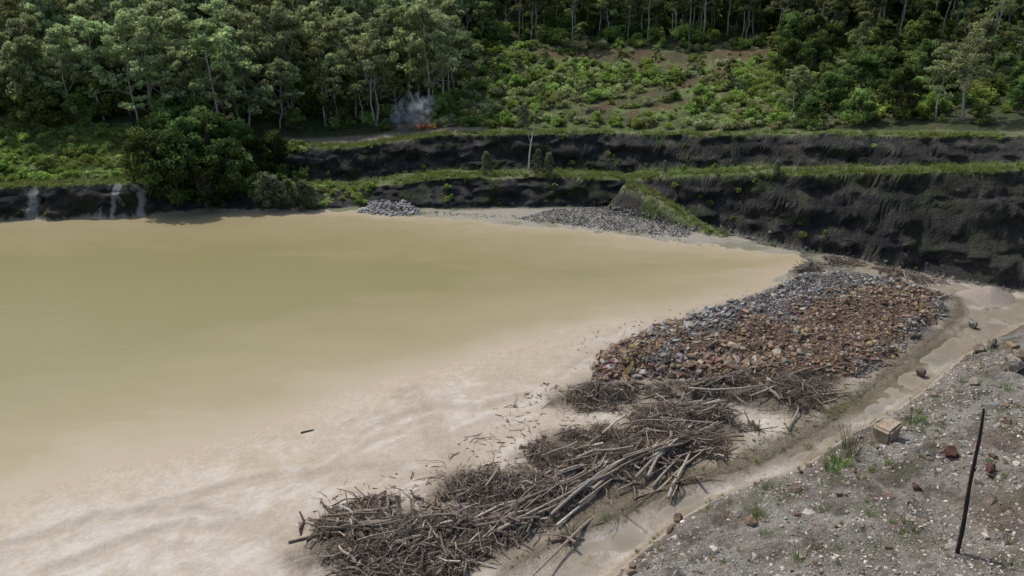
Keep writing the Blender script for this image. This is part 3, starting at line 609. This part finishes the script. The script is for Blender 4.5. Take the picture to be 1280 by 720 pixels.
# gravel heap at the far right
x,y,z=site(1235,372);a=np.linspace(0,2*np.pi,48,endpoint=False);r=np.linspace(0,1,16)
RR,AA=np.meshgrid(r,a,indexing='ij');X_=RR*np.cos(AA)*3.2*(1+.15*np.sin(AA*3));Y_=RR*np.sin(AA)*2.6;Z_=1.4*(1-RR)**.9+fbm(X_*1.2+9,Y_*1.2,3)*.7*(1-RR)-.12
k=np.arange(48);Fh=np.array([[i*48+j,i*48+(j+1)%48,(i+1)*48+(j+1)%48,(i+1)*48+j] for i in range(15) for j in k])
obj('gravel_heap',mesh('gravel_heap',np.stack([X_,Y_,Z_],-1),Fh,[simple_mat('fine_gravel',9,.35,.7)],np.broadcast_to(L(.38,.32,.27),(16*48,3)),True),(x,y,z))
# ------------------------------------------------------------------ burn pile with smoke
x,y,z=site(535,161);fire=empty('burning_brush_pile');fire.location=(x,y,z)
n=160;p=rng.normal(0,1,(n,3))*[2.2,.8,.15];a=rng.uniform(0,6.28,n);D=np.column_stack([np.cos(a),np.sin(a),rng.uniform(-.2,.6,n)])
V,Fq,C_=tubes(p+[0,0,.3],D,rng.uniform(.8,2,n),np.full(n,.05),np.array([.22,.12,.06])*rng.uniform(.5,2,(n,1)),.05);obj('charred_sticks',mesh('sticks',V,Fq,[M_wood],C_),(0,0,0),fire)
T=NT('flame');e=T.n('ShaderNodeEmission');e.inputs[0].default_value=(1,.30,.08,1);e.inputs[1].default_value=.5;M_f=T.out(e.outputs[0])
B=Bld()
for i in range(10):
    c=np.array([rng.normal(0,1.8),rng.normal(0,.5),.3]);h=rng.uniform(.3,.6)
    V,Fq=path_tube([c,c+[.05,0,h*.3],c+[-.1,0,h*.7],c+[.05,0,h]],[.05,.09,.05,.005],6);B.add(V,Fq,L(1,.3,.05),0)
obj('flames',B.mesh('flames',[M_f]),(0,0,0),fire)
T=NT('smoke_volume');pv=T.n('ShaderNodeVolumePrincipled');pv.inputs['Color'].default_value=(.9,.95,1,1)
tc=T.n('ShaderNodeTexCoord');nz_=T.noise(.75,4,.65,tc.outputs['Object'],-1.0,1.2)
gr=T.n('ShaderNodeTexGradient',gradient_type='SPHERICAL');mp=T.n('ShaderNodeMapping');mp.inputs['Scale'].default_value=(.2,.4,.27)
T.l(tc.outputs['Object'],mp.inputs[0]);T.l(mp.outputs[0],gr.inputs[0])
T.l(T.math('MULTIPLY',T.math('MAXIMUM',T.math('MULTIPLY',nz_,gr.outputs[1]),0),2.0),pv.inputs['Density'])
o_=T.n('ShaderNodeOutputMaterial');T.l(pv.outputs[0],o_.inputs['Volume'])
Vs,Fs=ico(3);so_=obj('smoke',mesh('smoke',Vs*[5.0,2.4,3.6],Fs,[T.m],None,True),(-2.6,.5,2.6),fire);so_.rotation_euler=(0,-.5,0)
# ------------------------------------------------------------------ light, sky, camera
EL=R(56);AZ=R(-48)
w=bpy.data.worlds.new('World');bpy.context.scene.world=w;w.use_nodes=True;t=w.node_tree
sk=t.nodes.new('ShaderNodeTexSky');sk.sky_type='NISHITA';sk.sun_disc=False;sk.sun_elevation=EL;sk.sun_rotation=AZ;sk.air_density=1.0;sk.dust_density=2.5
t.links.new(sk.outputs[0],t.nodes['Background'].inputs[0]);t.nodes['Background'].inputs[1].default_value=.15
sl=bpy.data.lights.new('sun','SUN');sl.energy=3.3;sl.angle=R(.5);sl.color=(1,.96,.9);so=bpy.data.objects.new('sun',sl)
v=Vector((math.sin(AZ)*math.cos(EL),math.cos(AZ)*math.cos(EL),math.sin(EL)));so.rotation_euler=v.to_track_quat('Z','Y').to_euler();so.location=v*100
bpy.context.scene.collection.objects.link(so)
cd=bpy.data.cameras.new('camera');cd.sensor_width=36;cd.lens=36*F/1280;cd.clip_end=3000;cd.clip_start=.5
co=bpy.data.objects.new('camera',cd);co.location=(0,0,CAMH);co.rotation_euler=(math.pi/2-PITCH,0,0);bpy.context.scene.collection.objects.link(co)
sc_=bpy.context.scene;sc_.camera=co;sc_.view_settings.view_transform='Standard';sc_.view_settings.look='None';sc_.view_settings.exposure=0
